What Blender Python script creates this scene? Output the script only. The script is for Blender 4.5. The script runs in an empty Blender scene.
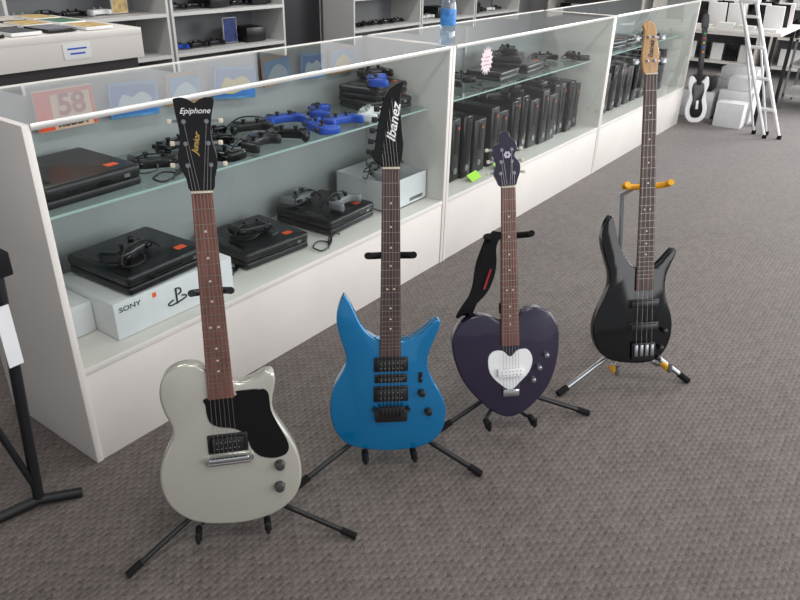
import bpy, bmesh, math, random
from mathutils import Vector, Matrix
random.seed(4)
SC=bpy.context.scene; COL=bpy.context.collection
def lin(c):
    return tuple((x/255/12.92 if x/255<=.04045 else ((x/255+.055)/1.055)**2.4) for x in c)
MATS={}
def mat(name,rgb,rough=.5,metal=0,coat=0,noise=0,nscale=60,bump=0,emit=0,spec=.5):
    if name in MATS: return MATS[name]
    m=bpy.data.materials.new(name);m.use_nodes=True;nt=m.node_tree;b=nt.nodes['Principled BSDF']
    c=(*lin(rgb),1)
    b.inputs['Base Color'].default_value=c;b.inputs['Roughness'].default_value=rough;b.inputs['Metallic'].default_value=metal
    b.inputs['Coat Weight'].default_value=coat;b.inputs['Coat Roughness'].default_value=.05
    b.inputs['Specular IOR Level'].default_value=spec
    if emit: b.inputs['Emission Color'].default_value=c;b.inputs['Emission Strength'].default_value=emit
    if noise or bump:
        tc=nt.nodes.new('ShaderNodeTexCoord');n=nt.nodes.new('ShaderNodeTexNoise');n.inputs['Scale'].default_value=nscale;n.inputs['Detail'].default_value=3
        nt.links.new(tc.outputs['Object'],n.inputs['Vector'])
        if noise:
            r=nt.nodes.new('ShaderNodeValToRGB');r.color_ramp.elements[0].position=.3;r.color_ramp.elements[1].position=.7
            r.color_ramp.elements[0].color=(*[x*(1-noise) for x in c[:3]],1);r.color_ramp.elements[1].color=(*[min(1,x*(1+noise)) for x in c[:3]],1)
            nt.links.new(n.outputs['Fac'],r.inputs[0]);nt.links.new(r.outputs[0],b.inputs['Base Color'])
        if bump:
            bp=nt.nodes.new('ShaderNodeBump');bp.inputs['Strength'].default_value=bump;bp.inputs['Distance'].default_value=.002
            nt.links.new(n.outputs['Fac'],bp.inputs['Height']);nt.links.new(bp.outputs[0],b.inputs['Normal'])
    MATS[name]=m;return m
def wood(name,c1,c2,rough=.4,stretch=(60,4,60)):
    m=mat(name,c1,rough);nt=m.node_tree;b=nt.nodes['Principled BSDF']
    tc=nt.nodes.new('ShaderNodeTexCoord');mp=nt.nodes.new('ShaderNodeMapping');mp.inputs['Scale'].default_value=stretch
    n=nt.nodes.new('ShaderNodeTexNoise');n.inputs['Scale'].default_value=3;n.inputs['Detail'].default_value=4
    r=nt.nodes.new('ShaderNodeValToRGB');r.color_ramp.elements[0].color=(*lin(c1),1);r.color_ramp.elements[1].color=(*lin(c2),1)
    r.color_ramp.elements[0].position=.35;r.color_ramp.elements[1].position=.65
    L=nt.links.new;L(tc.outputs['Object'],mp.inputs[0]);L(mp.outputs[0],n.inputs[0]);L(n.outputs['Fac'],r.inputs[0]);L(r.outputs[0],b.inputs['Base Color'])
    return m
def glassmat(name,tint=(250,253,252),base=.03,gain=.7,haze=0.0,power=4.5):
    m=bpy.data.materials.new(name);m.use_nodes=True;nt=m.node_tree;nt.nodes.clear();N=nt.nodes.new;L=nt.links.new
    o=N('ShaderNodeOutputMaterial');t=N('ShaderNodeBsdfTransparent');t.inputs[0].default_value=(*lin(tint),1)
    g=N('ShaderNodeBsdfGlossy');g.inputs['Roughness'].default_value=.02;g.inputs[0].default_value=(1,1,1,1)
    f=N('ShaderNodeLayerWeight');f.inputs[0].default_value=.5
    pw=N('ShaderNodeMath');pw.operation='POWER';pw.inputs[1].default_value=power
    mu=N('ShaderNodeMath');mu.operation='MULTIPLY_ADD';mu.inputs[1].default_value=gain;mu.inputs[2].default_value=base
    mx=N('ShaderNodeMixShader');L(f.outputs['Facing'],pw.inputs[0]);L(pw.outputs[0],mu.inputs[0]);L(mu.outputs[0],mx.inputs[0])
    d=N('ShaderNodeBsdfDiffuse');d.inputs[0].default_value=(.8,.83,.83,1);m2=N('ShaderNodeMixShader');m2.inputs[0].default_value=haze
    L(t.outputs[0],m2.inputs[1]);L(d.outputs[0],m2.inputs[2]);L(m2.outputs[0],mx.inputs[1]);L(g.outputs[0],mx.inputs[2]);L(mx.outputs[0],o.inputs[0])
    return m
V=Vector
class MB:
    def __init__(s): s.v=[];s.f=[];s.mi=[];s.sm=[]
    def raw(s,vs,fs,mi=0,sm=False,M=None):
        o=len(s.v);s.v+=[(M@V(p) if M else V(p)) for p in vs]
        for f in fs: s.f.append([i+o for i in f]);s.mi.append(mi);s.sm.append(sm)
        return s
    def frombm(s,bm,mi=0,sm=False,M=None):
        bm.verts.index_update();s.raw([v.co.copy() for v in bm.verts],[[v.index for v in f.verts] for f in bm.faces],mi,sm,M);bm.free();return s
    def box(s,c,d,mi=0,bev=0,R=None,seg=2,M=None):
        bm=bmesh.new();bmesh.ops.create_cube(bm,size=1);
        for v in bm.verts: v.co=V((v.co.x*d[0],v.co.y*d[1],v.co.z*d[2]))
        if bev: bmesh.ops.bevel(bm,geom=list(bm.edges),offset=bev,segments=seg,profile=.5,affect='EDGES')
        T=Matrix.Translation(c)
        if R: T=T@R
        if M: T=M@T
        return s.frombm(bm,mi,bool(bev),T)
    def bb(s,a,b,mi=0,bev=0,M=None):
        a=V(a);b=V(b);return s.box((a+b)/2,[abs(x) for x in (b-a)],mi,bev,M=M)
    def quad(s,a,b,c,d,mi=0): return s.raw([a,b,c,d],[[0,1,2,3]],mi)
    def tube(s,pts,r,mi=0,seg=10,M=None,smooth=0,cap=True):
        pts=[V(p) for p in pts]
        if smooth: pts=crom(pts,smooth,False)
        n=len(pts);rs=r if isinstance(r,(list,tuple)) else [r]*n
        t=(pts[1]-pts[0]).normalized();u=t.orthogonal().normalized();vs=[];fs=[]
        for i,p in enumerate(pts):
            if i==0: t=(pts[1]-pts[0])
            elif i==n-1: t=(pts[-1]-pts[-2])
            else: t=(pts[i+1]-pts[i]).normalized()+(pts[i]-pts[i-1]).normalized()
            t.normalize();u=(u-t*u.dot(t)).normalized();w=t.cross(u)
            for k in range(seg):
                a=2*math.pi*k/seg;vs.append(p+(u*math.cos(a)+w*math.sin(a))*rs[i])
        for i in range(n-1):
            for k in range(seg):
                k2=(k+1)%seg;fs.append([i*seg+k,i*seg+k2,(i+1)*seg+k2,(i+1)*seg+k])
        s.raw(vs,fs,mi,True,M)
        if cap: s.raw(vs[:seg],[list(range(seg))[::-1]],mi,False,M);s.raw(vs[-seg:],[list(range(seg))],mi,False,M)
        return s
    def cyl(s,a,b,r,mi=0,seg=20,r2=None,M=None):
        return s.tube([a,b],[r,r if r2 is None else r2],mi,seg,M)
    def prism(s,ol,z0,z1,mi=0,bev=0,M=None,seg=3,ang=50):
        bm=bmesh.new();vs=[bm.verts.new((x,y,z0)) for x,y in ol];f=bm.faces.new(vs)
        bm.normal_update()
        if f.normal.z>0: f.normal_flip()
        r=bmesh.ops.extrude_face_region(bm,geom=[f]);
        for g in r['geom']:
            if isinstance(g,bmesh.types.BMVert): g.co.z=z1
        bmesh.ops.recalc_face_normals(bm,faces=list(bm.faces))
        if bev:
            es=[e for e in bm.edges if len(e.link_faces)==2 and abs(e.verts[0].co.z-e.verts[1].co.z)<1e-6]
            bmesh.ops.bevel(bm,geom=es,offset=bev,segments=seg,profile=.5,affect='EDGES',clamp_overlap=True)
        big=[g for g in bm.faces if len(g.verts)>4]
        bmesh.ops.triangulate(bm,faces=big,ngon_method='EAR_CLIP')
        return s.frombm(bm,mi,True,M)
    def lathe(s,prof,c=(0,0,0),mi=0,seg=24,M=None):
        vs=[];fs=[];n=len(prof)
        for r,z in prof:
            for k in range(seg):
                a=2*math.pi*k/seg;vs.append((c[0]+r*math.cos(a),c[1]+r*math.sin(a),c[2]+z))
        for i in range(n-1):
            for k in range(seg):
                k2=(k+1)%seg;fs.append([i*seg+k,i*seg+k2,(i+1)*seg+k2,(i+1)*seg+k])
        return s.raw(vs,fs,mi,True,M)
    def obj(s,name,mats,parent=None,label=None,M=None):
        me=bpy.data.meshes.new(name);me.from_pydata([tuple(v) for v in s.v],[],s.f)
        if not isinstance(mats,(list,tuple)): mats=[mats]
        for m in mats: me.materials.append(m)
        me.polygons.foreach_set('material_index',s.mi);me.polygons.foreach_set('use_smooth',s.sm);me.update()
        try: me.set_sharp_from_angle(angle=math.radians(38))
        except Exception: pass
        o=bpy.data.objects.new(name,me);COL.objects.link(o)
        if M: o.matrix_world=M
        if parent: o.parent=parent
        if label: o['label']=label
        return o
def crom(P,n=4,closed=True):
    P=[V(p) for p in P];N=len(P);out=[]
    for i in range(N if closed else N-1):
        g=lambda k:(P[k%N] if closed else P[max(0,min(N-1,k))])
        a,b,c,d=g(i-1),g(i),g(i+1),g(i+2)
        for j in range(n):
            t=j/n;out.append(.5*((2*b)+(c-a)*t+(2*a-5*b+4*c-d)*t*t+(3*b-a-3*c+d)*t**3))
    if not closed: out.append(P[-1])
    return out
def ol(s,n=4,sx=1):
    a=[tuple(float(q)/1000 for q in p.split(',')) for p in s.split()]
    return [(p.x*sx,p.y) for p in crom([V((x,y,0)) for x,y in a],n)] if n>1 else [(x*sx,y) for x,y in a]
def thing(name,label,cat,M=None,group=None):
    e=bpy.data.objects.new(name,None);e.empty_display_size=.05;COL.objects.link(e)
    if M: e.matrix_world=M
    e['label']=label;e['category']=cat
    if group: e['group']=group
    return e
def tag(o,label,cat,group=None):
    o['label']=label;o['category']=cat
    if group:o['group']=group
    return o
def copything(src,M,label=None,group=None):
    c=src.copy();COL.objects.link(c);c.matrix_world=M
    if label:c['label']=label
    if group:c['group']=group
    for ch in src.children:
        k=ch.copy();COL.objects.link(k);k.parent=c
    return c
def text(name,s,size,m,parent,M,ext=.0004,sx=1,shear=0,align='CENTER',off=0):
    c=bpy.data.curves.new('t','FONT');c.body=s;c.size=size;c.extrude=ext;c.align_x=align;c.align_y='CENTER';c.shear=shear;c.offset=off
    o=bpy.data.objects.new('t',c);COL.objects.link(o);bpy.context.view_layer.update()
    me=bpy.data.meshes.new_from_object(o.evaluated_get(bpy.context.evaluated_depsgraph_get()))
    bpy.data.objects.remove(o);me.materials.clear();me.materials.append(m)
    for v in me.vertices: v.co.x*=sx
    o=bpy.data.objects.new(name,me);COL.objects.link(o);o.parent=parent;o.matrix_local=M
    return o
T_=Matrix.Translation
def Rz(d): return Matrix.Rotation(math.radians(d),4,'Z')
def Rx(d): return Matrix.Rotation(math.radians(d),4,'X')
def Ry(d): return Matrix.Rotation(math.radians(d),4,'Y')
def structure(o): o['kind']='structure';return o

# ---------- materials
M_white=mat('white laminate',(216,211,206),.42,noise=.03,nscale=4)
M_edge=mat('aluminium trim',(200,199,195),.35,.6)
M_int=mat('grey interior laminate',(158,160,161),.6)
M_back=mat('shelf back panel',(120,122,124),.6)
M_side=mat('grey shelf laminate',(205,205,203),.5)
M_glass=glassmat('clear glass',tint=(242,247,246),base=.02,gain=.55,haze=.0)
M_top=glassmat('top glass',tint=(236,244,242),base=.045,gain=1.0,haze=.0,power=2.7)
M_shelf=glassmat('shelf glass',tint=(222,236,232),base=.04,gain=.6,haze=.04)
M_sedge=mat('shelf glass edge',(160,185,178),.3)
M_blk=mat('black plastic',(22,22,25),.35,noise=.1)
M_gl=mat('gloss black plastic',(12,12,15),.15,spec=.4)
M_rub=mat('black rubber foam',(22,22,24),.85,bump=.3,nscale=300,spec=.2)
M_tube=mat('black painted steel',(26,26,29),.42,.2)
M_chr=mat('chrome',(200,202,205),.15,1)
M_fret=mat('fret wire',(150,146,140),.4,.9)
M_steel=mat('dull steel tube',(150,152,155),.3,.9)
M_cream=mat('cream plastic',(205,198,175),.4)
M_wt=mat('white plastic',(228,228,228),.4)
M_wink=mat('white ink',(235,235,235),.5)
M_gold=mat('gold ink',(200,165,90),.4,.3)
M_bink=mat('black ink',(25,25,28),.5)
M_orange=mat('orange sticker',(240,90,40),.6)
M_yel=mat('yellow foam',(225,165,30),.7)
M_blue=mat('blue plastic',(30,78,185),.35)
M_card=mat('white cardboard',(218,218,220),.7,noise=.03,nscale=20)
M_dark=mat('dark brown panel',(48,44,44),.6)
M_red=mat('red plastic',(150,35,40),.6)
M_green=mat('green sticker',(165,225,60),.6)
M_alu=mat('ladder aluminium',(205,205,205),.4,.2)
M_rose=wood('rosewood fretboard',(92,58,50),(124,80,68),.5)
M_rosed=wood('dark rosewood',(56,42,42),(84,62,58),.5)
M_mah=wood('mahogany neck',(110,60,45),(140,80,60),.35)
M_map=wood('maple wood',(172,128,80),(190,150,100),.35)
# carpet
def carpet():
    m=bpy.data.materials.new('woven loop carpet');m.use_nodes=True;nt=m.node_tree;N=nt.nodes.new;L=nt.links.new;b=nt.nodes['Principled BSDF']
    tc=N('ShaderNodeTexCoord')
    def op(o,x,y):
        a=N('ShaderNodeMath');a.operation=o
        for i,q in enumerate((x,y)):
            if q is None: continue
            if isinstance(q,(int,float)): a.inputs[i].default_value=q
            else: L(q,a.inputs[i])
        return a.outputs[0]
    def noise(scale,vec,det=2,ro=.5,out='Fac'):
        n=N('ShaderNodeTexNoise');n.inputs['Scale'].default_value=scale;n.inputs['Detail'].default_value=det;n.inputs['Roughness'].default_value=ro;L(vec,n.inputs['Vector']);return n.outputs[out]
    va=N('ShaderNodeVectorMath');va.operation='MULTIPLY_ADD';va.inputs[1].default_value=(.024,.011,0);L(noise(65,tc.outputs['Object'],2,.6,'Color'),va.inputs[0]);L(tc.outputs['Object'],va.inputs[2])
    sep=N('ShaderNodeSeparateXYZ');L(va.outputs[0],sep.inputs[0])
    # rows running along X, made of short broken dashes
    row=op('DIVIDE',sep.outputs[1],.016)
    rid=op('FLOOR',row,None)
    xx=op('ADD',op('DIVIDE',sep.outputs[0],.028),op('MULTIPLY',rid,.5))
    cell=op('FLOOR',xx,None)
    cmb=N('ShaderNodeCombineXYZ');L(cell,cmb.inputs[0]);L(rid,cmb.inputs[1])
    wn=N('ShaderNodeTexWhiteNoise');wn.noise_dimensions='3D';L(cmb.outputs[0],wn.inputs['Vector'])
    sx=op('SINE',op('MULTIPLY',xx,2*math.pi),None)
    sy=op('SINE',op('MULTIPLY',row,2*math.pi),None)
    loop=op('ADD',op('MULTIPLY',sx,.5),op('MULTIPLY',sy,.5))
    n2=noise(170,tc.outputs['Object'],4,.75);n3=noise(2,tc.outputs['Object'])
    h=op('ADD',op('MULTIPLY',loop,.12),op('ADD',op('MULTIPLY',wn.outputs['Value'],.12),op('ADD',op('MULTIPLY',n2,.85),op('MULTIPLY',n3,.12))))
    r=N('ShaderNodeValToRGB');r.color_ramp.elements[0].position=.26;r.color_ramp.elements[1].position=.88
    r.color_ramp.elements[0].color=(*lin((49,44,43)),1);r.color_ramp.elements[1].color=(*lin((124,114,109)),1)
    L(h,r.inputs[0]);L(r.outputs[0],b.inputs['Base Color']);b.inputs['Roughness'].default_value=.8;b.inputs['Specular IOR Level'].default_value=.35
    b.inputs['Sheen Weight'].default_value=.25;b.inputs['Sheen Roughness'].default_value=.4
    bp=N('ShaderNodeBump');bp.inputs['Strength'].default_value=.25;bp.inputs['Distance'].default_value=.002;L(h,bp.inputs['Height']);L(bp.outputs[0],b.inputs['Normal'])
    return m
# ---------- room
structure(MB().bb((-3,-3,-.05),(10,5,0)).obj('floor',carpet()))
M_wall=mat('painted wall',(170,170,172),.7,noise=.04,nscale=2)
structure(MB().bb((-3,4.9,0),(10,5.0,3)).obj('wall_back',M_wall))
structure(MB().bb((9.9,-3,0),(10,4.9,3)).obj('wall_right',M_wall))
structure(MB().bb((-3,-3,3),(10,5,3.05)).obj('ceiling',mat('ceiling tile',(215,215,212),.8)))
structure(MB().bb((4.55,4.86,0),(5.35,4.9,2.1)).obj('door_1',mat('dark door',(26,27,32),.5)))
structure(MB().bb((-3,4.88,0),(4.55,4.9,.1)).obj('baseboard_back',M_dark))
structure(MB().bb((9.88,-3,0),(9.9,4.9,.1)).obj('baseboard_right',M_dark))

# ---------- counters
def counter(x0,label,col):
    L=1.828;y0,y1,H=1.63,2.10,.98;dz=.31
    e=thing('display_counter',label,'display case',T_((x0,y0,0)),'glass display counters')
    D=y1-y0
    for xx in (0,L-.02): MB().bb((xx,0,0),(xx+.02,D,H),bev=.0015).obj('end_panel',M_white,e)
    MB().bb((.02,.004,0),(L-.02,.022,dz-.02),bev=.001).obj('kick_panel',M_white,e)
    MB().bb((.02,.002,dz-.02),(L-.02,D-.02,dz),bev=.001).obj('deck',M_white,e)
    MB().bb((.02,D-.018,dz),(L-.02,D-.006,H-.01)).obj('back_panel',M_int,e)
    MB().quad((.02,.006,dz),(L-.02,.006,dz),(L-.02,.006,H-.002),(.02,.006,H-.002)).obj('front_glass',M_glass,e)
    MB().quad((.02,.0,H-.001),(L-.02,0,H-.001),(L-.02,D,H-.001),(.02,D,H-.001)).obj('top_glass',M_top,e)
    MB().bb((.02,-.003,H-.014),(L-.02,.003,H+.002),bev=.001).obj('top_rail',M_edge,e)
    MB().bb((.02,D-.004,H-.03),(L-.02,D+.004,H+.002),bev=.001).obj('back_rail',M_white,e)
    MB().quad((.03,.09,.72),(L-.03,.09,.72),(L-.03,D-.02,.72),(.03,D-.02,.72)).raw([(.03,.089,.713),(L-.03,.089,.713),(L-.03,.089,.72),(.03,.089,.72)],[[0,1,2,3]],1).obj('glass_shelf',[M_shelf,M_sedge],e)
    for xx in (L*.45,):
        b=MB().bb((xx,D-.03,dz),(xx+.02,D-.018,H-.03)).bb((xx+.006,.12,.697),(xx+.012,D-.02,.711));b.obj('shelf_bracket',M_edge,e)
counter(.78,'glass and white laminate counter holding game consoles and blue controllers',0)
counter(2.612,'glass and white laminate counter filled with upright black consoles',1)
counter(4.444,'glass and white laminate counter next to the white table',1)

# ---------- guitars
def frame(B,T,nxy):
    B=V(B);a=(V(T)-B).normalized();n=V((nxy[0],nxy[1],0));n=(n-a*n.dot(a)).normalized();x=a.cross(n)
    M=Matrix((( x.x,a.x,n.x,B.x),(x.y,a.y,n.y,B.y),(x.z,a.z,n.z,B.z),(0,0,0,1)));return M
def knob(e,x,y,m=M_blk,r=.011,h=.016,z=0):
    MB().lathe([(r*1.15,z),(r*1.1,z+h*.25),(r,z+h*.4),(r*.9,z+h*.95),(r*.75,z+h),(0,z+h)],(x,y,0)).obj('knob',m,e)
def hum(e,x,y,w=.078,h=.037,m=M_blk,mp=M_chr,base=True,n=6,z=0,rows=2):
    b=MB()
    if base:b.box((x,y,z+.002),(w+.012,h+.008,.004),0,.001)
    b.box((x,y,z+.006),(w,h,.012),0,.003)
    for r in range(rows):
        for i in range(n):
            xx=x+(i-(n-1)/2)*w/(n+1.2);yy=y+(h*.22 if r else -h*.22) if rows==2 else y
            b.cyl((xx,yy,z+.011),(xx,yy,z+.0126),.0018,1,8)
    b.obj('pickup',[m,mp],e)
def guitar(label,cat,B,T,nxy,body,thk,mbody,nut,heel,wn,wh,scale,nf,head,mhead,tuners,mtun,ns,by,mfb,mneck,bev=.006,dots=True,tr=.009,mpost=None,hn=3):
    e=thing('guitar',label,cat,frame(B,T,nxy),'guitars on floor stands')
    MB().prism(ol(body,5),-thk,0,0,bev,seg=4).obj('body',mbody,e)
    vs=[];fs=[];K=10;ys=[heel-.0,heel+.03,heel+.1,nut-.03,nut+.004];ds=[thk*.6,.026,.021,.018,.017]
    for y,d in zip(ys,ds):
        t=(y-heel)/(nut-heel);w=(wh+(wn-wh)*t)/2
        for k in range(K+1):
            a=math.pi*k/K;vs.append((w*math.cos(a),y,.002-d*math.sin(a)))
    for i in range(len(ys)-1):
        for k in range(K): fs.append([i*(K+1)+k,i*(K+1)+k+1,(i+1)*(K+1)+k+1,(i+1)*(K+1)+k])
    MB().raw(vs,fs,0,True).obj('neck',mneck,e)
    b=MB().prism([(-wh/2,heel),(wh/2,heel),(wn/2,nut),(-wn/2,nut)],.001,.008,0,.001,seg=1)
    if dots:
        for f in (3,5,7,9,12,15,17,19):
            y=nut-scale*(1-(2**(-(f-.5)/12)))
            for xx in ((-.009,.009) if f==12 else (0,)): b.cyl((xx,y,.0078),(xx,y,.0084),.0028,1,10)
    b.obj('fretboard',[mfb,M_cream],e)
    for f in range(1,nf+1):
        y=nut-scale*(1-2**(-f/12));t=(y-heel)/(nut-heel)
        if y<heel+.004: break
        w=(wh+(wn-wh)*t)/2-.0008;MB().box((0,y,.0084),(2*w,.0013,.0012)).obj('fret',M_fret,e)
    MB().box((0,nut+.001,.006),(wn,.004,.013),bev=.0008).obj('nut',M_cream,e)
    MB().prism(ol(head,hn),-.015,-.001,0,.0015,seg=1).obj('headstock',mhead,e)
    for i,(x,y,xb) in enumerate(tuners):
        s=1 if xb>x else -1
        q=MB().cyl((x,y,-.002),(x,y,.010),.0032,0,10).cyl((x,y,-.002),(x,y,.0015),.0048,0,12).box(((x+xb)/2,y,-.016),(abs(xb-x)+.006,.006,.006),0)
        q.box((xb+s*.007,y,-.012),(tr*1.6,tr*1.6,.007),1,.002);q.obj('tuning_peg',[mpost or M_chr,mtun],e)
    for i in range(ns):
        t=(i-(ns-1)/2)/(ns-1)*2;xn=t*(wn/2-.004);xb_=t*(wh/2-.004)*1.02
        tx,ty,_=tuners[i] if i<len(tuners) else tuners[-1]
        MB().tube([(xb_,by,.013),(xn,nut,.0125),(tx,ty,.006)],.0005,seg=5).obj('string',M_fret,e)
    return e

# Guitar 1
M_sil=mat('pale silver metallic lacquer',(191,189,178),.24,.4,.6,noise=.06,nscale=700)
e1=guitar('pale silver single-cutaway electric guitar with black pickguard','guitar',(.813,1.082,.07),(.940,1.211,1.077),(-.643,-.766),
 "-31,420 -52,433 -84,434 -113,421 -131,395 -137,360 -132,324 -122,294 -118,268 -126,240 -142,208 -156,171 -158,123 -145,76 -116,38 -74,13 -19,1 42,-2 104,11 149,41 173,83 178,131 171,177 155,217 137,252 123,281 117,306 119,330 124,352 128,372 127,388 120,397 109,399 97,394 83,386 66,380 50,377 33,379 0,392",
 .042,M_sil,.828,.345,.044,.060,.628,22,"-41,1014 -40,1021 -24,1023 -10,1018 0,1012 10,1018 24,1023 39,1021 40,1012 34,990 30,962 31,935 37,908 37,885 30,858 22,829 -22,829 -30,858 -41,885 -42,908 -35,935 -35,962 -39,990",M_gl,
 [(-.024,.885,-.048),(-.024,.93,-.044),(-.024,.975,-.046),(.022,.975,.044),(.022,.93,.040),(.024,.885,.046)],M_cream,6,.19,M_rose,M_mah,tr=.0062,bev=.008,mpost=M_steel)
MB().prism(ol("-37,347 -37,330 -36,305 -30,284 -12,271 20,263 42,250 52,230 62,200 80,180 110,170 138,175 149,190 147,212 136,240 123,270 113,298 111,322 109,345 100,356 80,359 60,359 34,358 33,347",3),.0,.0025,0,.0008,seg=1).obj('pickguard',M_gl,e1)
MB().box((.006,.226,.001),(.094,.050,.006),0,.002).obj('pickup_ring',M_blk,e1)
hum(e1,.006,.226,.074,.036)
MB().box((.006,.186,.009),(.096,.014,.012),0,.004).cyl((-.046,.186,0),(-.046,.186,.016),.006).cyl((.058,.186,0),(.058,.186,.016),.006).box((.006,.174,.005),(.1,.008,.006),0,.002).obj('bridge',M_chr,e1)
M_kn=mat('smoked knob',(60,62,58),.2);knob(e1,.125,.150,M_kn,.012);knob(e1,.121,.09,M_kn,.012)
MB().cyl((0.0,-.001,-.02),(0.0,-.012,-.02),.006).obj('strap_button',M_chr,e1)
text('brand_lettering','Epiphone',.0165,M_wink,e1,T_((0,.996,-.0008)),shear=.35)
text('model_lettering','Junior',.018,M_gold,e1,T_((-.003,.93,-.0008))@Rz(78),shear=.45,off=.0002)
# Guitar 2
M_blu=mat('metallic blue lacquer',(0,120,178),.2,.5,.8,noise=.14,nscale=900)
e2=guitar('metallic blue double-cutaway electric guitar with pointed horns','guitar',(1.269,.935,.08),(1.402,1.048,1.066),(-.74,-.67),
 "-124,460 -138,434 -144,398 -139,358 -129,324 -121,294 -122,266 -136,234 -155,200 -165,158 -165,110 -151,62 -116,22 -56,4 20,-2 98,9 142,43 158,91 155,136 140,173 122,206 108,238 103,268 109,300 121,332 132,360 136,382 128,387 112,378 95,362 77,347 60,336 44,330 30,328 0,330 -31,334 -46,342 -63,357 -79,380 -92,408 -104,436 -114,454",
 .040,M_blu,.795,.288,.044,.058,.648,24,"-22,795 -29,806 -42,812 -47,827 -40,845 -36,875 -27,925 -17,965 -6,984 10,996 31,1006 28,990 23,968 25,930 29,885 32,855 29,825 22,795",M_gl,
 [(-.022,.835,-.046),(-.019,.860,-.042),(-.015,.886,-.038),(-.010,.912,-.033),(-.005,.938,-.027),(.001,.962,-.021)],M_blk,6,.125,M_rosed,M_map,bev=.011,mpost=M_tube,hn=1)
hum(e2,.002,.264,.082,.034);hum(e2,.002,.222,.078,.016,rows=1);hum(e2,.002,.176,.084,.038)
MB().box((.003,.112,.006),(.09,.038,.012),0,.003).box((.003,.132,.012),(.072,.020,.012),0,.002).cyl((-.044,.132,0),(-.044,.132,.014),.006).cyl((.05,.132,0),(.05,.132,.014),.006).obj('bridge',M_blk,e2)
for i in range(6): MB().box((-.022+i*.01,.126,.017),(.007,.030,.006),0,.001).obj('bridge_saddle',M_tube,e2)
knob(e2,.088,.176,M_blk,.010);knob(e2,.108,.118,M_blk,.010);MB().box((.084,.222,.002),(.01,.03,.004)).cyl((.084,.222,0),(.086,.226,.014),.003).obj('selector_switch',M_blk,e2)
text('brand_lettering','Ibanez',.031,M_wink,e2,T_((.007,.905,-.0008))@Rz(81),shear=.35,sx=1.15,off=.0006)
# Guitar 3
M_pur=mat('dark purple sparkle lacquer',(36,26,52),.25,.1,.6,noise=.3,nscale=900)
e3=guitar('dark purple heart-shaped electric guitar with white heart plate','guitar',(1.619,.735,.08),(1.717,.887,.917),(-.75,-.66),
 "-22,306 -56,326 -102,331 -146,310 -170,270 -170,220 -160,173 -141,124 -106,74 -62,27 -10,0 38,12 84,50 120,99 141,159 149,222 146,280 122,324 84,344 43,337 14,312",
 .040,M_pur,.702,.234,.040,.054,.610,21,"-20,703 -30,718 -38,738 -31,762 -40,788 -35,814 -22,823 -21,842 -11,853 4,851 10,836 21,827 28,806 20,787 35,766 36,744 29,722 20,703",M_pur,
 [(-.02,.74,-.046),(-.018,.772,-.044),(-.016,.804,-.048),(.012,.804,.034),(.012,.772,.038),(.018,.74,.042)],M_cream,6,.09,M_rose,M_map,bev=.006,tr=.006)
MB().prism(ol("-66,200 -48,219 -22,217 0,198 22,217 52,217 67,187 58,148 32,118 0,92 -36,116 -63,153",4),.0,.003,0,.001,seg=1).obj('heart_plate',M_wt,e3)
hum(e3,.0,.150,.080,.026,M_wt,M_chr,base=False,z=.002)
MB().box((0,.084,.006),(.050,.022,.010),0,.003).obj('bridge',M_chr,e3)
for p in ((.100,.196),(.078,.158),(.060,.120)): knob(e3,p[0]+.008,p[1],M_steel,.008)
b=MB()
for k in range(6):
    a=k*math.pi/3;b.cyl((.006*math.cos(a),.790+.006*math.sin(a),-.001),(.006*math.cos(a),.790+.006*math.sin(a),.0004),.004,0,12)
b.cyl((0,.790,-.001),(0,.790,.0008),.003,1,12);b.obj('flower_emblem',[mat('lilac ink',(200,190,215),.5),M_pur],e3)
# Guitar 4
M_bk=mat('gloss black lacquer',(5,5,6),.10,0,0,spec=.45)
e4=guitar('gloss black double-cutaway electric bass guitar with maple headstock','bass guitar',(2.141,.513,.10),(2.316,.736,1.167),(-.78,-.625),
 "-112,510 -130,490 -143,452 -140,406 -128,360 -117,318 -117,276 -134,232 -155,188 -168,140 -165,90 -145,46 -106,16 -50,3 10,0 54,14 82,48 97,92 99,140 90,184 77,226 71,262 75,302 87,336 99,362 105,386 96,391 82,378 66,360 50,344 38,334 30,330 0,332 -34,336 -48,348 -66,374 -82,408 -93,442 -102,484",
 .040,M_bk,.945,.256,.038,.060,.864,24,"-17,946 -26,985 -24,1033 -20,1072 -26,1092 -6,1102 12,1086 19,1045 27,1002 23,968 18,945",M_map,
 [(-.010,.985,-.036),(-.008,1.055,-.034),(.009,1.055,.032),(.012,.985,.038)],M_steel,4,.06,M_rosed,M_map,bev=.012,tr=.011,mpost=M_steel)
hum(e4,0,.21,.09,.022,rows=1,n=8,mp=M_blk);hum(e4,0,.13,.09,.022,rows=1,n=8,mp=M_blk)
MB().box((0,.045,.006),(.08,.06,.012),0,.002).obj('bridge',M_tube,e4)
for i in range(4): MB().box((-.027+i*.018,.05,.014),(.012,.04,.008),0,.002).obj('bridge_saddle',M_steel,e4)
for p in ((.06,.054),(.072,.113),(.052,.018)): knob(e4,p[0],p[1],M_blk,.009)
text('brand_lettering','Ibanez',.021,M_bink,e4,T_((.001,1.020,-.0004))@Rz(86),shear=.2,sx=.95,off=.0004)

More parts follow.
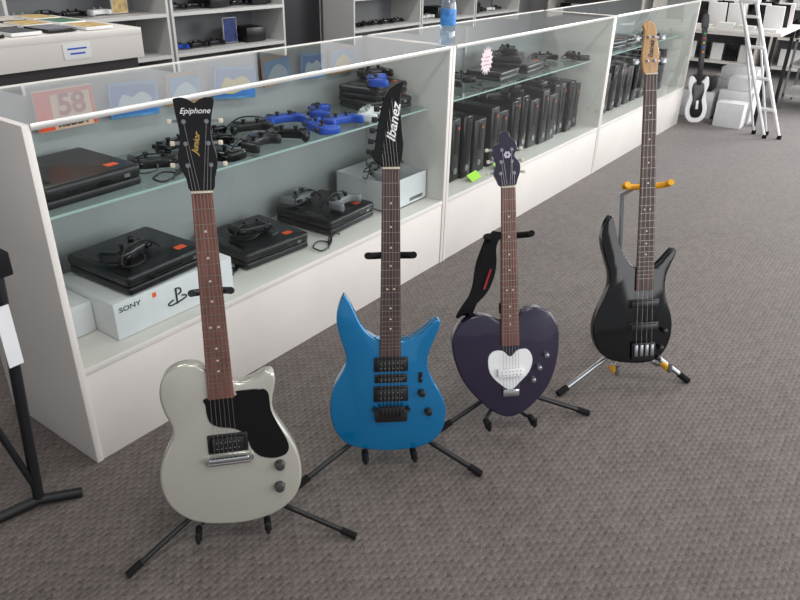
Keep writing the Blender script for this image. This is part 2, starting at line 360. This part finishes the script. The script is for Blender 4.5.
# ---------- stands
def stand(label,e,feet,yy,w,hub,mt,mf,rt=.009,tipf=M_rub,cx=0,arm=.07,colx=0):
    M=e.matrix_world.copy();s=thing('guitar_stand',label,'guitar stand',None,'floor stands')
    H=M@V((hub[0],hub[1],-.10));s.location=(H.x,H.y,0)
    Mi=Matrix.Translation((-H.x,-H.y,0))
    W=lambda p:Mi@(M@V(p))
    Hl=Mi@H
    b=MB().tube([Hl,W((colx,yy*.55,-.088)),W((colx,yy-.03,-.075)),W((cx,yy,-.075))],rt);b.obj('column',mt,s)
    MB().tube([W((colx,yy*.55,-.088)),W((colx,yy*.55+.03,-.086))],rt*1.6).obj('height_collar',M_rub,s)
    MB().tube([W((cx,yy-.005,-.075)),W((cx,yy,-.05)),W((cx,yy,-.045))],rt).obj('yoke_neck',mt,s)
    pts=[(cx-w,yy+.01,.02),(cx-w,yy+.002,-.01),(cx-w*.6,yy-.004,-.036),(cx,yy-.005,-.045),(cx+w*.6,yy-.004,-.036),(cx+w,yy+.002,-.01),(cx+w,yy+.01,.02)]
    MB().tube([W(p) for p in pts],rt*1.15,smooth=3).obj('yoke',mf,s)
    MB().tube([Hl-V((0,0,.035)),Hl+V((0,0,.03))],rt*2.1,seg=14).obj('hub',M_rub,s)
    for f in feet:
        F=Mi@V((f[0],f[1],.012));d=(F-Hl).normalized()
        MB().tube([Hl,F],rt).obj('leg',mt,s)
        MB().tube([F-d*.03,F+d*.012],rt*1.3).obj('rubber_foot',M_rub,s)
    for sg in (-1,1):
        MB().tube([Hl-V((0,0,.01)),W((sg*arm*.8,-.03,-.085)),W((sg*arm,-.028,-.05)),W((sg*arm,-.03,.0)),W((sg*arm,-.026,.018)),W((sg*arm,.0,.022))],rt*.8,smooth=3).obj('cradle_arm',mt,s)
        MB().tube([W((sg*arm,-.024,-.04)),W((sg*arm,-.026,.006))],rt*1.25).obj('cradle_pad',tipf,s)
    return s
def rear(e,hub,d=.22):
    M=e.matrix_world;H=M@V((hub[0],hub[1],-.10));n=V((M[0][2],M[1][2],0)).normalized();return (H.x-n.x*d,H.y-n.y*d)
h1=(.0,.06)
stand('black tubular floor stand under the silver guitar',e1,[(.597,1.206),(1.009,.860),rear(e1,h1)],.60,.042,h1,M_tube,M_tube,.007,arm=.085)
stand('black tubular floor stand with foam neck yoke under the blue guitar',e2,[(1.065,1.096),(1.413,.724),rear(e2,h1)],.565,.058,h1,M_tube,M_rub,.008)
stand('black tubular floor stand under the heart-shaped guitar',e3,[(1.526,.918),(1.878,.593),rear(e3,h1)],.56,.062,h1,M_tube,M_rub,.008)
stand('silver tubular floor stand with yellow foam under the bass',e4,[(1.932,.706),(2.28,.388),rear(e4,h1)],.60,.07,h1,M_steel,M_yel,.009,tipf=M_yel,arm=.09,colx=-.055)
# strap
def ribbon(pts,w,th,side,mi=0):
    pts=crom([V(p) for p in pts],6,False);vs=[];fs=[]
    for i,p in enumerate(pts):
        sd=side(i/(len(pts)-1)).normalized();t=(pts[min(i+1,len(pts)-1)]-pts[max(i-1,0)]).normalized();sd=(sd-t*sd.dot(t)).normalized();n=t.cross(sd)
        for a,c in ((-1,-1),(1,-1),(1,1),(-1,1)): vs.append(p+sd*a*w/2+n*c*th/2)
    for i in range(len(pts)-1):
        for k in range(4): fs.append([i*4+k,i*4+(k+1)%4,(i+1)*4+(k+1)%4,(i+1)*4+k])
    fs+= [[3,2,1,0],[len(vs)-4+i for i in range(4)]]
    return vs,fs
M3=e3.matrix_world
st=thing('guitar_strap','black woven guitar strap with small red detail hanging beside the neck','strap',M3.copy())
pth=[(-.028,.575,-.01),(-.056,.54,.012),(-.060,.48,.018),(-.080,.42,.012),(-.118,.37,-.0),(-.138,.335,-.02),(-.118,.335,-.045),(-.085,.40,-.055),(-.072,.48,-.05),(-.05,.555,-.03)]
vs,fs=ribbon(pth,.038,.003,lambda t:V((1,.35,.5-1.2*t)))
MB().raw(vs,fs).obj('strap_webbing',M_rub,st)
vs,fs=ribbon([(x+.003,y-.004,z+.0055) for x,y,z in pth[2:4]],.006,.002,lambda t:V((1,.35,.5-.6*t)))
MB().raw(vs,fs).obj('strap_detail',M_red,st)

# ---------- controllers
def controller_src(mb,cable=None,label='',M=None,ms=M_gl,grp='game controllers in the counter'):
    e=thing('game_controller',label,'game controller',M,grp)
    half=[(0,28),(22,29),(48,27),(66,20),(75,4),(80,-22),(80,-46),(72,-56),(60,-50),(52,-32),(42,-18),(22,-14),(0,-13)]
    o=[(x/1000,y/1000) for x,y in half]+[(-x/1000,y/1000) for x,y in half[-2:0:-1]]
    o=[(p.x,p.y) for p in crom([V((x,y,0)) for x,y in o],2)]
    MB().prism(o,.004,.036,0,.011).obj('shell',mb,e)
    for s in (-1,1):
        MB().cyl((s*.026,-.006,.03),(s*.026,-.006,.044),.006,0,10).lathe([(0,.050),(.008,.050),(.0095,.047),(.008,.044),(0,.044)],(s*.026,-.006,0),0,14).obj('thumbstick',ms,e)
        MB().box((s*.05,.03,.022),(.026,.012,.014),0,.004).obj('shoulder_button',ms,e)
    MB().box((-.05,.01,.037),(.024,.008,.006),0,.001).box((-.05,.01,.037),(.008,.024,.006),0,.001).obj('direction_pad',ms,e)
    b=MB()
    for dx,dy in ((0,.009),(.009,0),(0,-.009),(-.009,0)): b.cyl((.05+dx,.01+dy,.034),(.05+dx,.01+dy,.039),.0042,0,10)
    b.obj('face_buttons',ms,e)
    if cable:
        MB().tube([(0,.028,.02),(0,.05,.012),(.03,.06,.005),(.07,.05,.005),(.08,.03,.012),(.05,.02,.045),(-.02,.03,.05),(-.06,.04,.03),(-.08,.05,.006),(-.05,.065,.004)],.0028,smooth=4,seg=6).obj('cable',M_blk,e)
    return e
def P(x,y,z,r=0,tx=0): return T_((x,y,z))@Rz(r)@Rx(tx)
cb=controller_src(M_blk,True,'black wired game controller with coiled cable on the glass shelf',P(1.28,1.87,.722,150))
cn=controller_src(M_gl,False,'black wireless game controller on the glass shelf',P(1.44,1.99,.722,10))
cbl=controller_src(M_blue,False,'bright blue game controller on the glass shelf',P(1.95,1.98,.722,-20),M_blk)
cwh=controller_src(M_wt,False,'white game controller on the glass shelf',P(2.23,1.79,.722,30),M_int)
cgr=controller_src(mat('grey plastic',(128,130,134),.4),True,'grey wired game controller on a console',P(2.10,1.82,.381,10),M_blk)
for (x,y,r) in ((1.61,1.98,60),(1.78,1.98,-30),(1.64,1.80,15),(1.80,1.80,-60),(1.46,1.79,100)): copything(cb if r%20 else cn,P(x,y,.722,r))
for (x,y,r) in ((2.13,1.97,40),(2.08,1.80,-10),(1.94,1.79,70)): copything(cbl,P(x,y,.722,r))
copything(cb,P(1.10,1.80,.500,200),'black wired game controller lying on a console')
copything(cb,P(1.66,1.88,.381,160),'black wired game controller lying on a console')
copything(cgr,P(2.03,1.985,.381,190))
copything(cgr,P(2.37,1.84,.445,40),'grey wired game controller in a white box')
copything(cgr,P(2.50,1.90,.445,-60),'grey wired game controller in a white box')
# loose cables
def cable(x,y,z,s,label):
    pts=[(x+.055*math.cos(a*1.1)+.008*a,y+.035*math.sin(a*1.3),z+.004+.002*(i%3)) for i,a in enumerate([k*.55 for k in range(22)])]
    o=MB().tube([(p[0]-x,p[1]-y,p[2]-z) for p in pts],.003,smooth=3,seg=6).obj('power_cable',M_blk,None,M=T_((x,y,z)));tag(o,label,'cable','loose black cables')
cable(1.44,1.80,.312,1,'tangled black power cable on the counter deck')
cable(1.83,1.70,.312,1,'tangled black power cable on the counter deck')
cable(1.22,1.76,.722,1,'tangled black power cable on the glass shelf')
cable(1.62,1.89,.722,1,'tangled black power cable on the glass shelf')
cable(3.10,1.80,.722,1,'tangled black power cable on the far glass shelf')
cable(3.86,1.80,.722,1,'tangled black power cable on the far glass shelf')
# ---------- consoles
def console_src(label,M,w=.30,d=.29,h=.064,sticker=True):
    e=thing('game_console',label,'game console',M,'flat black consoles')
    def rr(w,d,r,bow=0):
        pts=[]
        for cx_,cy_,a0 in ((w/2-r,d/2-r,0),(-w/2+r,d/2-r,90),(-w/2+r,-d/2+r,180),(w/2-r,-d/2+r,270)):
            for k in range(5):
                a=math.radians(a0+22.5*k);pts.append((cx_+r*math.cos(a),cy_+r*math.sin(a)))
        return pts
    MB().prism(rr(w,d,.012),.003,h*.42,0,.006).obj('lower_shell',M_blk,e)
    MB().bb((-w/2+.006,-d/2+.006,h*.40),(w/2-.006,d/2-.006,h*.5)).obj('seam_band',M_gl,e)
    MB().prism(rr(w+.004,d+.004,.016),h*.46,h,0,.011,seg=4).obj('upper_shell',M_blk,e)
    MB().bb((-w*.42,-d*.40,h),(-w*.36,d*.40,h+.0006)).obj('gloss_stripe',M_gl,e)
    MB().bb((-w*.3,-d/2-.0045,h*.6),(w*.15,-d/2+.002,h*.66)).obj('disc_slot',M_gl,e)
    MB().bb((w*.3,-d/2-.0035,h*.55),(w*.36,-d/2+.004,h*.72)).obj('power_button',M_steel,e)
    if sticker: MB().bb((w*.24,-d*.36,h),(w*.36,-d*.27,h+.0008)).obj('price_sticker',M_orange,e)
    return e
c1=console_src('flat black game console with orange sticker on a white box',P(1.15,1.84,.432,3))
copything(c1,P(1.67,1.89,.312,-4),'flat black game console with orange sticker on the counter deck')
copything(c1,P(2.08,1.89,.312,3),'flat black game console with orange sticker on the counter deck')
copything(c1,P(1.00,1.90,.722,2),'flat black game console with orange sticker on the glass shelf')
c5=console_src('slim black game console with orange sticker stacked on the shelf',P(2.43,1.90,.722,-14),.25,.2,.05)
copything(c5,P(2.43,1.91,.774,8))
copything(cbl,P(2.37,1.86,.826,40),'bright blue game controller on stacked consoles')
copything(cn,P(2.51,1.98,.826,-20),'black game controller on stacked consoles')
# boxes
def carton(x0,y0,x1,y1,z,h,label,openb=False):
    e=thing('cardboard_box',label,'box',T_((x0,y0,z)))
    w,d=x1-x0,y1-y0;t=.003
    if not openb: MB().bb((0,0,0),(w,d,h),bev=.002).obj('carton_shell',M_card,e)
    else:
        MB().bb((0,0,0),(w,d,t)).bb((0,0,0),(w,t,h)).bb((0,d-t,0),(w,d,h)).bb((0,0,0),(t,d,h)).bb((w-t,0,0),(w,d,h)).obj('carton_shell',M_card,e)
    return e
bx=carton(.95,1.69,1.39,1.99,.312,.118,'white console carton with black printed lettering')
RX=Rx(90)
text('brand_print','SONY',.021,M_bink,bx,T_((.052,-.0012,.093))@RX,sx=1.3)
text('model_print','PS3',.030,M_bink,bx,T_((.36,-.0012,.06))@RX,sx=1.3)
k_=.75
LM=T_((.215,0,.062))@Matrix.Scale(k_,4)@T_((-.195,0,-.062))
lg=MB().bb((.188,-.002,.028),(.196,0,.100),M=LM).tube([(.194,-.001,.098),(.212,-.001,.093),(.216,-.001,.076),(.200,-.001,.068)],.0035,seg=6,smooth=3,M=LM).tube([(.218,-.001,.058),(.238,-.001,.052),(.234,-.001,.041),(.165,-.001,.031),(.150,-.001,.043),(.176,-.001,.052)],.0035,seg=6,smooth=3,M=LM)
lg.obj('logo_print',M_bink,bx)
MB().bb((.13,-.001,.09),(.143,0,.105)).obj('price_sticker',M_orange,bx)
b2=carton(.82,1.80,.948,2.05,.312,.10,'white narrow carton beside the console carton')
b3=carton(2.30,1.72,2.58,2.02,.312,.13,'open white cardboard box holding loose controllers',True)
MB().bb((.02,-.001,.02),(.07,0,.05)).obj('printed_panel',M_bink,b3);MB().bb((.15,-.001,.015),(.25,0,.03)).obj('printed_panel',M_steel,b3)
# picture cards
pic=[(1.03,'plate',1),(1.26,0,.9),(1.48,1,.75),(1.68,0,1.0),(1.93,1,.8),(2.14,0,.7),(2.32,1,.85)]
M_pb=mat('blue printed card',(35,105,180),.5,noise=.35,nscale=9);M_pb2=mat('pale printed card',(85,145,195),.5,noise=.35,nscale=12);M_fr=mat('tan frame',(175,130,75),.6);M_pl=mat('orange and white plate',(230,190,165),.5)
M_plo=mat('plate orange',(232,70,10),.5);M_pyel=mat('soft yellow print',(215,190,90),.6);M_pwh=mat('soft pale print',(190,205,215),.6)
for i,(x,k,s) in enumerate(pic):
    if k=='plate':
        p=thing('licence_plate','orange and white decorative licence plate against the counter back','licence plate',T_((x,2.05,.845)))
        MB().bb((0,0,0),(.19,.006,.12),bev=.003).obj('plate_panel',M_pl,p);MB().bb((.002,-.002,.004),(.050,.0,.116)).bb((.050,-.002,.104),(.188,.0,.116)).bb((.178,-.002,.004),(.188,.0,.104)).obj('corner_band',M_plo,p)
        text('plate_number','58',.085,mat('rust ink',(175,35,5),.5),p,T_((.114,-.003,.070))@RX,sx=1.05,off=.002)
        text('plate_name','RUDDY',.030,M_bink,p,T_((.112,-.003,.019))@RX,off=.0008)
    else:
        p=thing('picture_card','blue printed picture card with tan frame against the counter back','picture',T_((x,2.035+.004*i,.845+.10*(1-s)*.3))@Ry((-4,3,0,6,-5,2,0)[i]),'picture cards along the counter back')
        w_=.2*s;h_=.115*(.55+.45*s)
        MB().bb((0,0,0),(w_,.006,h_),bev=.002).obj('card_frame',M_fr if k else M_pb2,p);MB().bb((.01,-.002,.01),(w_-.01,0,h_-.01)).obj('card_print',M_pb if not k else M_pb2,p)
        sh=crom([V((a,b_,0)) for a,b_ in ([(.03,.03),(.08,.02),(.14,.035),(.17,.06),(.13,.085),(.09,.07),(.05,.08)] if i%2 else [(.03,.03),(.10,.025),(.16,.03),(.15,.06),(.11,.085),(.07,.075),(.045,.055)])],3)
        MB().prism([(a.x*s,a.y*.95*(.55+.45*s)) for a in sh],.002,.003,M=RX).obj('card_motif',M_pwh if i%3 else M_pyel,p)

# ---------- counter 2/3 contents : upright consoles
def upright(label,M,m=M_blk,stick=True,w=.08,h=.305):
    e=thing('upright_console',label,'game console',M,'upright black consoles')
    d=.25
    o=[(-w/2,0),(-w/2+.006,h*.5),(-w/2,h),(w/2,h),(w/2-.006,h*.5),(w/2,0)]
    MB().prism(o,-d/2,d/2,0,.008,M=Rx(90)).obj('case',m,e)
    MB().bb((-.012,-d/2-.003,h*.45),(.012,-d/2+.002,h*.92)).obj('disc_tray',M_gl,e)
    MB().cyl((0,-d/2+.001,.05),(0,-d/2-.004,.05),.016).obj('power_button',M_steel,e)
    if stick: MB().bb((.008,-d/2-.002,h*.82),(.026,-d/2+.001,h*.86)).obj('price_sticker',M_orange,e)
    return e
u0=upright('black upright game console in a row on the counter deck',P(2.86,1.87,.312,2))
u1=upright('gloss black upright game console in a row on the counter deck',P(2.96,1.86,.312,-2),M_gl,False)
u2=upright('bulky black upright game console in a row on the counter deck',P(3.075,1.86,.312,0),M_blk,True,.115,.27)
x=3.18;i=0
while x<4.40:
    src,w_=((u0,.086),(u2,.121),(u1,.086),(u0,.086),(u1,.086),(u2,.121))[i%6];x+=w_/2
    if x+w_/2>4.41: break
    copything(src,P(x,1.87+random.uniform(-.02,.02),.312,random.uniform(-1,1)));x+=w_/2;i+=1
for i in range(10): copything((u0,u2,u1)[i%3],P(4.66+.15*i,1.88,.312,random.uniform(-4,4)))
for i,(x,y,r) in enumerate(((2.76,1.86,10),(3.0,1.92,-30),(3.2,1.94,50),(4.0,1.92,20),(4.16,1.95,-40),(4.3,1.80,60),(4.6,1.85,10),(4.8,1.9,-20),(5.6,1.85,0),(5.8,1.85,50))):
    copything(cb if i%2 else cn,P(x,y,.722,r),'black game controller on the far glass shelf')
for x in (3.42,3.72): copything(c5,P(x,1.88,.722,5),'slim black game console on the far glass shelf')
copything(c5,P(3.57,1.90,.774,25),'slim black game console stacked on two others')
for x in (5.0,5.3): copything(c5,P(x,1.88,.722,-5),'slim black game console on the far glass shelf')
copything(cb,P(3.55,1.88,.826,33),'black game controller on top of the consoles')
for x,r in ((3.38,-30),(3.60,33),(3.84,100),(4.06,33)): copything(cb,P(x,1.85,.619,r),'black game controller on top of the upright consoles')
# starburst
pts=[]
for k in range(32):
    a=2*math.pi*k/32;r=.058 if k%2 else .040;pts.append((r*math.cos(a),r*1.15*math.sin(a)))
sb=MB().prism(pts,0,.001).obj('starburst_sign',mat('pale pink paper',(240,215,222),.6),None,M=T_((2.93,1.648,.885))@RX);tag(sb,'pale pink starburst price sign stuck inside the glass','price sign')
MB().bb((-.028,-.020,.001),(.028,-.017,.0015)).bb((-.03,-.003,.001),(.02,.000,.0015)).bb((-.02,.013,.001),(.026,.016,.0015)).obj('handwriting',mat('pink ink',(190,90,120),.6),sb)
for x,l in ((2.90,'yellow-green price tag leaning on an upright console'),(3.16,'yellow-green price tag on the deck by the consoles')):
    gt=MB().bb((0,0,0),(.11,.045,.001)).obj('price_tag',M_green,None,M=P(x,1.66,.316,6,35));tag(gt,l,'price tag')
# water bottle
wb=thing('water_bottle','clear plastic water bottle with blue label on the counter','bottle',T_((2.625,1.672,.982)))
MB().lathe([(0,0),(.028,0),(.032,.006),(.032,.05),(.029,.055),(.032,.06),(.032,.15),(.026,.175),(.013,.192),(.012,.2)],seg=24).obj('bottle_shell',glassmat('bottle plastic',(205,222,236),.06,.8,.15,2.2),wb)
MB().lathe([(.0325,.075),(.0328,.076),(.0328,.138),(.0325,.139)]).obj('bottle_label',mat('blue label',(60,130,200),.5,noise=.4,nscale=40),wb)
MB().lathe([(.014,.2),(.0145,.202),(.0145,.215),(.013,.218),(0,.218)]).obj('bottle_cap',M_wt,wb)

# ---------- back area
e=thing('sales_counter','white topped counter with dark base behind the glass counters','counter',T_((.8,3.03,0)))
MB().bb((0,0,.95),(1.30,.75,.98),bev=.002).obj('counter_top',M_white,e);MB().bb((0,.002,.85),(1.30,.02,.95)).obj('fascia',M_white,e);MB().bb((.02,.03,0),(1.28,.73,.95)).obj('base',M_dark,e)
MB().bb((.90,-.001,.875),(1.03,.002,.94)).obj('price_card',M_wt,e);MB().bb((.92,-.002,.915),(1.01,.0,.922)).bb((.93,-.002,.895),(1.0,.0,.902)).obj('card_print',M_blue,e)
cols=[(40,60,120),(150,50,50),(60,110,80),(190,185,175),(50,50,55),(110,110,120),(190,160,100),(200,205,210)]
CM=[mat('case cover %d'%i,c,.4,noise=.4,nscale=30) for i,c in enumerate(cols)]
def case_src(i,M,grp):
    e=thing('game_case','plastic game case with printed cover','game case',M,grp)
    MB().bb((-.067,-.007,0),(.067,.007,.19),bev=.002).obj('case_shell',M_gl if i%2 else M_wt,e);MB().bb((-.063,-.0078,.004),(.063,-.0068,.186)).obj('cover_print',CM[i],e);return e
def flat(x,y,z,r): return T_((x,y,z+.0085))@Rz(r)@Rx(-90)
gs='game cases on the sales counter'
CS=[case_src(i,flat(.92+.165*i,3.06+.01*(i%3),.981,random.uniform(-3,3)),gs) for i in range(7)]
for i in range(12): copything(CS[(i*3+1)%7],flat(1.10+.165*(i%6),3.30+.22*(i//6),.981,random.uniform(-3,3)),None,gs)
def shelfunit(x0,x1,y0,label,zs=(.30,.58,.86,1.14)):
    e=thing('display_shelf',label,'shelf',T_((x0,y0,0)));w=x1-x0;D=.38
    for xx in (0,w-.02): MB().bb((xx,0,0),(xx+.02,D,1.5)).obj('side_panel',M_side,e)
    MB().bb((0,D,0),(w,D+.01,1.5)).obj('back_panel',M_back,e)
    for z in zs: MB().bb((.02,.02,z-.012),(w-.02,D,z)).bb((.02,.0,z-.022),(w-.02,.02,z+.002)).obj('shelf_board',M_side if z>.5 else M_dark,e)
    MB().bb((.02,.01,0),(w-.02,D,.27)).obj('base',M_dark,e)
for (a,c) in ((2.2,3.35),(3.37,4.5),(5.4,6.5),(6.52,7.6),(7.62,8.7)): shelfunit(a,c,4.48,'pale shelf unit with controllers and dark electronics against the back wall')
gb='small goods on the back shelves'
bo=MB().box((0,0,.055),(.2,.2,.11),0,.006).obj('electronics_unit',M_blk,None,M=T_((2.36,4.66,.31)));tag(bo,'dark boxy electronics unit on the back shelf','electronics',gb)
k=0
for (a,c) in ((2.3,3.25),(3.45,4.45),(5.5,6.45),(6.62,7.55),(7.7,8.6)):
    for z in (.31,.586,.866):
        x=a+.06+(.25 if a==2.3 and z<.4 else 0)
        while x<c-.10:
            k+=1
            r=random.random();st_=.18
            if z<.4 or r<.1:
                q=bo.copy();COL.objects.link(q);q.matrix_world=T_((x+.03,4.67,z))@Rz(random.uniform(-3,3));st_=.26
            elif r<.60: copything(cb if r<.35 else cn,P(x,4.65,z,random.uniform(-12,12)),'black game controller on the back shelf',gb)
            elif r<.78: copything(cwh,P(x,4.65,z,random.uniform(-12,12)),'white game controller on the back shelf',gb)
            elif r<.88: copything(cbl,P(x,4.65,z,random.uniform(-12,12)),'blue game controller on the back shelf',gb)
            else: copything(CS[k%7],P(x,4.66,z+.0005,random.uniform(-12,12)),None,gb)
            x+=st_
# ---------- right area
e=thing('table','white topped display table with dark legs','table',T_((6.60,1.05,0)))
MB().bb((0,0,.72),(.9,1.15,.75),bev=.003).obj('table_top',M_white,e)
for x,y in ((.03,.03),(.85,.03),(.03,1.1),(.85,1.1)): MB().bb((x,y,0),(x+.03,y+.03,.72)).obj('leg',M_tube,e)
for r in range(3):
    for i in range(7): copything(CS[(i*3+r)%7],T_((6.82+.22*r,1.16+.15*i,.757))@Rz(90+random.uniform(-2,2))@Rx(-18),None,'game cases on the white table')
M_pap=mat('white paper',(225,225,222),.7)
for i in range(6):
    h=.02+.012*(i%3);o=MB()
    for j in range(4): o.box((random.uniform(-.004,.004),random.uniform(-.004,.004),h*(j+.5)/4),(.09,.13,h/4-.0005),0)
    tag(o.obj('paper_stack',M_pap,None,M=T_((6.67,1.16+.17*i,.751))),'stack of white papers along the table edge','paper','paper stacks on the table')
for i,(x,y,w,d,h) in enumerate(((6.66,1.15,.26,.28,.26),(6.66,1.47,.26,.28,.22),(6.95,1.2,.3,.4,.3),(6.66,1.78,.26,.28,.2),(6.70,1.18,.2,.2,.1),(6.68,1.80,.22,.24,.12),(6.97,1.22,.24,.3,.1))):
    z=0 if i<4 else (.262,.202,.302)[i-4]
    c=carton(x,y,x+w,y+d,z,h,'plain white cardboard carton under the table')
for i,(x,y,w,d,h) in enumerate(((6.42,1.16,.16,.22,.20),(6.46,1.75,.16,.26,.16))):
    carton(x,y,x+w,y+d,0,h,'plain white cardboard carton on the floor by the table')
for i,(x,y,z) in enumerate(((7.1,1.82,0),(6.79,1.61,.222))):
    q=bo.copy();COL.objects.link(q);q.matrix_world=T_((x,y,z))@Rz(i*3);q['label']='dark boxy electronics unit under the white table'
# step ladder
e=thing('step_ladder','white aluminium step ladder standing beside the table','ladder',T_((6.24,.93,0)))
def rail(a,b,n,r=.014): 
    a,b=V(a),V(b);MB().tube([a,b],r,seg=8).obj(n,M_alu,e)
A,Bp,Ct,Dt=V((0,0,.0)),V((.05,-.10,0)),V((.02,.40,.98)),V((.06,.30,.98))
rail(A+V((0,0,.01)),Ct,'front_rail');rail(Bp+V((0,0,.01)),Dt,'front_rail')
rail((.10,.10,.01),(.07,.40,.98),'rear_rail',.009);rail((.13,.01,.01),(.11,.30,.98),'rear_rail',.009)
for t in (.22,.45,.68,.9):
    p=A.lerp(Ct,t);q=Bp.lerp(Dt,t);MB().box((p+q)/2+V((.02,0,0)),(.07,(p-q).length,.018),bev=.002).obj('step',M_alu,e)
MB().box((.065,.35,.99),(.11,.14,.025),0,.004).obj('top_platform',M_alu,e)
for p in (A,Bp,V((.10,.10,0)),V((.13,.01,0))): MB().cyl(p,p+V((0,0,.03)),.017).obj('rubber_foot',M_rub,e)
# toy guitar
Mg=frame((6.32,1.50,.03),(6.37,1.60,.93),(-.85,-.5))
e=thing('guitar_controller','white and black toy guitar controller leaning by the counter end','game controller',Mg)
MB().prism(ol("-20,330 -70,370 -110,360 -120,300 -95,230 -110,170 -130,110 -115,40 -60,0 0,-5 60,0 115,40 130,110 110,170 95,230 120,290 115,350 90,365 60,340 20,320",4,.68),-.03,0,0,.005).obj('body',M_wt,e)
MB().prism(ol("-20,330 -70,310 -80,250 -60,180 -85,100 -50,40 50,40 85,100 60,180 80,250 65,310 20,320",3,.62),.0,.004,0,.001).obj('pickguard',M_gl,e)
MB().bb((-.020,.30,-.02),(.020,.74,.008),bev=.003).obj('neck',M_blk,e)
MB().prism(ol("-20,740 -28,760 -26,820 -14,850 14,850 26,820 28,760 20,740",3),-.018,0,0,.002).obj('headstock',M_blk,e)
for i,c in enumerate(((40,160,60),(190,40,40),(210,180,40),(40,80,190),(220,120,40))): MB().box((0,.7-.035*i,.01),(.018,.012,.006),0,.002).obj('fret_button',mat('fret button %d'%i,c,.4),e)
MB().box((0,.14,.01),(.02,.07,.012),0,.003).obj('strum_bar',M_wt,e)
# low shelf on the right
e=thing('low_shelf','grey low metal shelf holding black bags','shelf',T_((7.55,.55,0)))
for x in (0,.58): 
    for y in (0,.5): MB().bb((x,y,0),(x+.02,y+.02,.62)).obj('post',M_steel,e)
for z in (.12,.38,.6): MB().bb((0,0,z),(.6,.52,z+.02)).obj('shelf_board',M_edge,e)
for i in range(3):
    o=MB().box((0,0,.06),(.3,.12,.12),0,.03,seg=3).tube([(-.08,0,.11),(-.05,0,.15),(.05,0,.15),(.08,0,.11)],.008,smooth=3).obj('carry_bag',M_blk,None,M=T_((7.80,.65+.15*i,.402)));tag(o,'black padded carry bag on the low grey shelf','bag','bags on the low shelf')
for i in range(3):
    e=thing('display_rack','tall white rack with game cases against the far wall','shelf',T_((9.35,.3+1.4*i,0)))
    for y in (0,1.26): MB().bb((0,y,0),(.45,y+.03,1.5)).obj('side_panel',M_white,e)
    for z in (.1,.42,.74,1.06): MB().bb((0,.03,z),(.45,1.26,z+.02)).obj('shelf_board',M_white,e)
    MB().bb((.45,0,0),(.46,1.29,1.5)).obj('back_panel',M_back,e)
    for z in (.12,.44,.76):
        for q in range(7): copything(CS[(q+i+int(z*10))%7],T_((9.5,.45+1.4*i+.16*q,z+.002))@Rz(90),None,'game cases on the far racks')

# ---------- rack at the edge
e=thing('instrument_rack','black metal instrument rack with hanging paper tag','stand',T_((.52,1.60,0)))
MB().tube([(.07,0,.03),(.115,.01,.60),(.12,.015,.70)],.014,smooth=3).obj('upright_post',M_tube,e)
MB().tube([(.12,.015,.70),(.02,.03,.735),(-.12,.06,.76),(-.3,.1,.77)],.013).obj('cross_bar',M_tube,e)
MB().bb((.09,-.01,.66),(.15,.045,.72),bev=.006).obj('corner_bracket',M_rub,e)
MB().tube([(.16,-.055,.012),(.07,0,.02),(-.05,.03,.014),(-.3,.08,.014)],.014).obj('base_foot',M_tube,e)
MB().tube([(-.3,.1,.77),(-.3,.08,.02)],.014).obj('upright_post',M_tube,e)
MB().tube([(-.02,.045,.72),(.02,.01,.3),(.07,0,.06)],.009).obj('brace',M_tube,e)
MB().bb((.08,-.020,.44),(.115,-.017,.60)).obj('paper_tag',M_card,e)

# ---------- lights
w=bpy.data.worlds.new('World');SC.world=w;w.use_nodes=True;bg=w.node_tree.nodes['Background'];bg.inputs[0].default_value=(.92,.95,1,1);bg.inputs[1].default_value=.55
def area(name,loc,rot,sx,sy,pw,col=(1,1,1)):
    l=bpy.data.lights.new(name,'AREA');l.shape='RECTANGLE';l.size=sx;l.size_y=sy;l.energy=pw;l.color=col
    o=bpy.data.objects.new(name,l);o.location=loc;o.rotation_euler=[math.radians(a) for a in rot];COL.objects.link(o)
for i,(x,y) in enumerate(((.5,.2),(3.5,.2),(6.5,.2),(1.5,3.2),(4.5,3.2),(7.5,3.2))):
    e=thing('ceiling_light','long white fluorescent ceiling light fixture','ceiling light',T_((x,y,2.99)),'ceiling lights')
    MB().bb((-.6,-.15,-.03),(.6,.15,.008)).obj('housing',M_wt,e)
    area('tube_light',(x,y,2.94),(0,0,0),1.2,.3,27,(1,.97,.93))
area('shopfront_daylight',(3.5,-2.6,1.6),(78,0,0),7,2.2,170,(.97,.98,1))
area('side_daylight',(9.4,-1.4,1.7),(75,0,72),2.6,2.0,240,(.97,.98,1))
# ---------- camera
cd=bpy.data.cameras.new('camera');cd.sensor_width=36;cd.lens=31.545;cd.clip_start=.05
cam=bpy.data.objects.new('camera',cd);COL.objects.link(cam);SC.camera=cam
r=V((.5914,-.806,.0197));u=V((.361,.2866,.8873));z=V((-.721,-.5179,.4607))
cam.matrix_world=Matrix(((r.x,u.x,z.x,0),(r.y,u.y,z.y,0),(r.z,u.z,z.z,1.38),(0,0,0,1)))
SC.view_settings.view_transform='Standard'
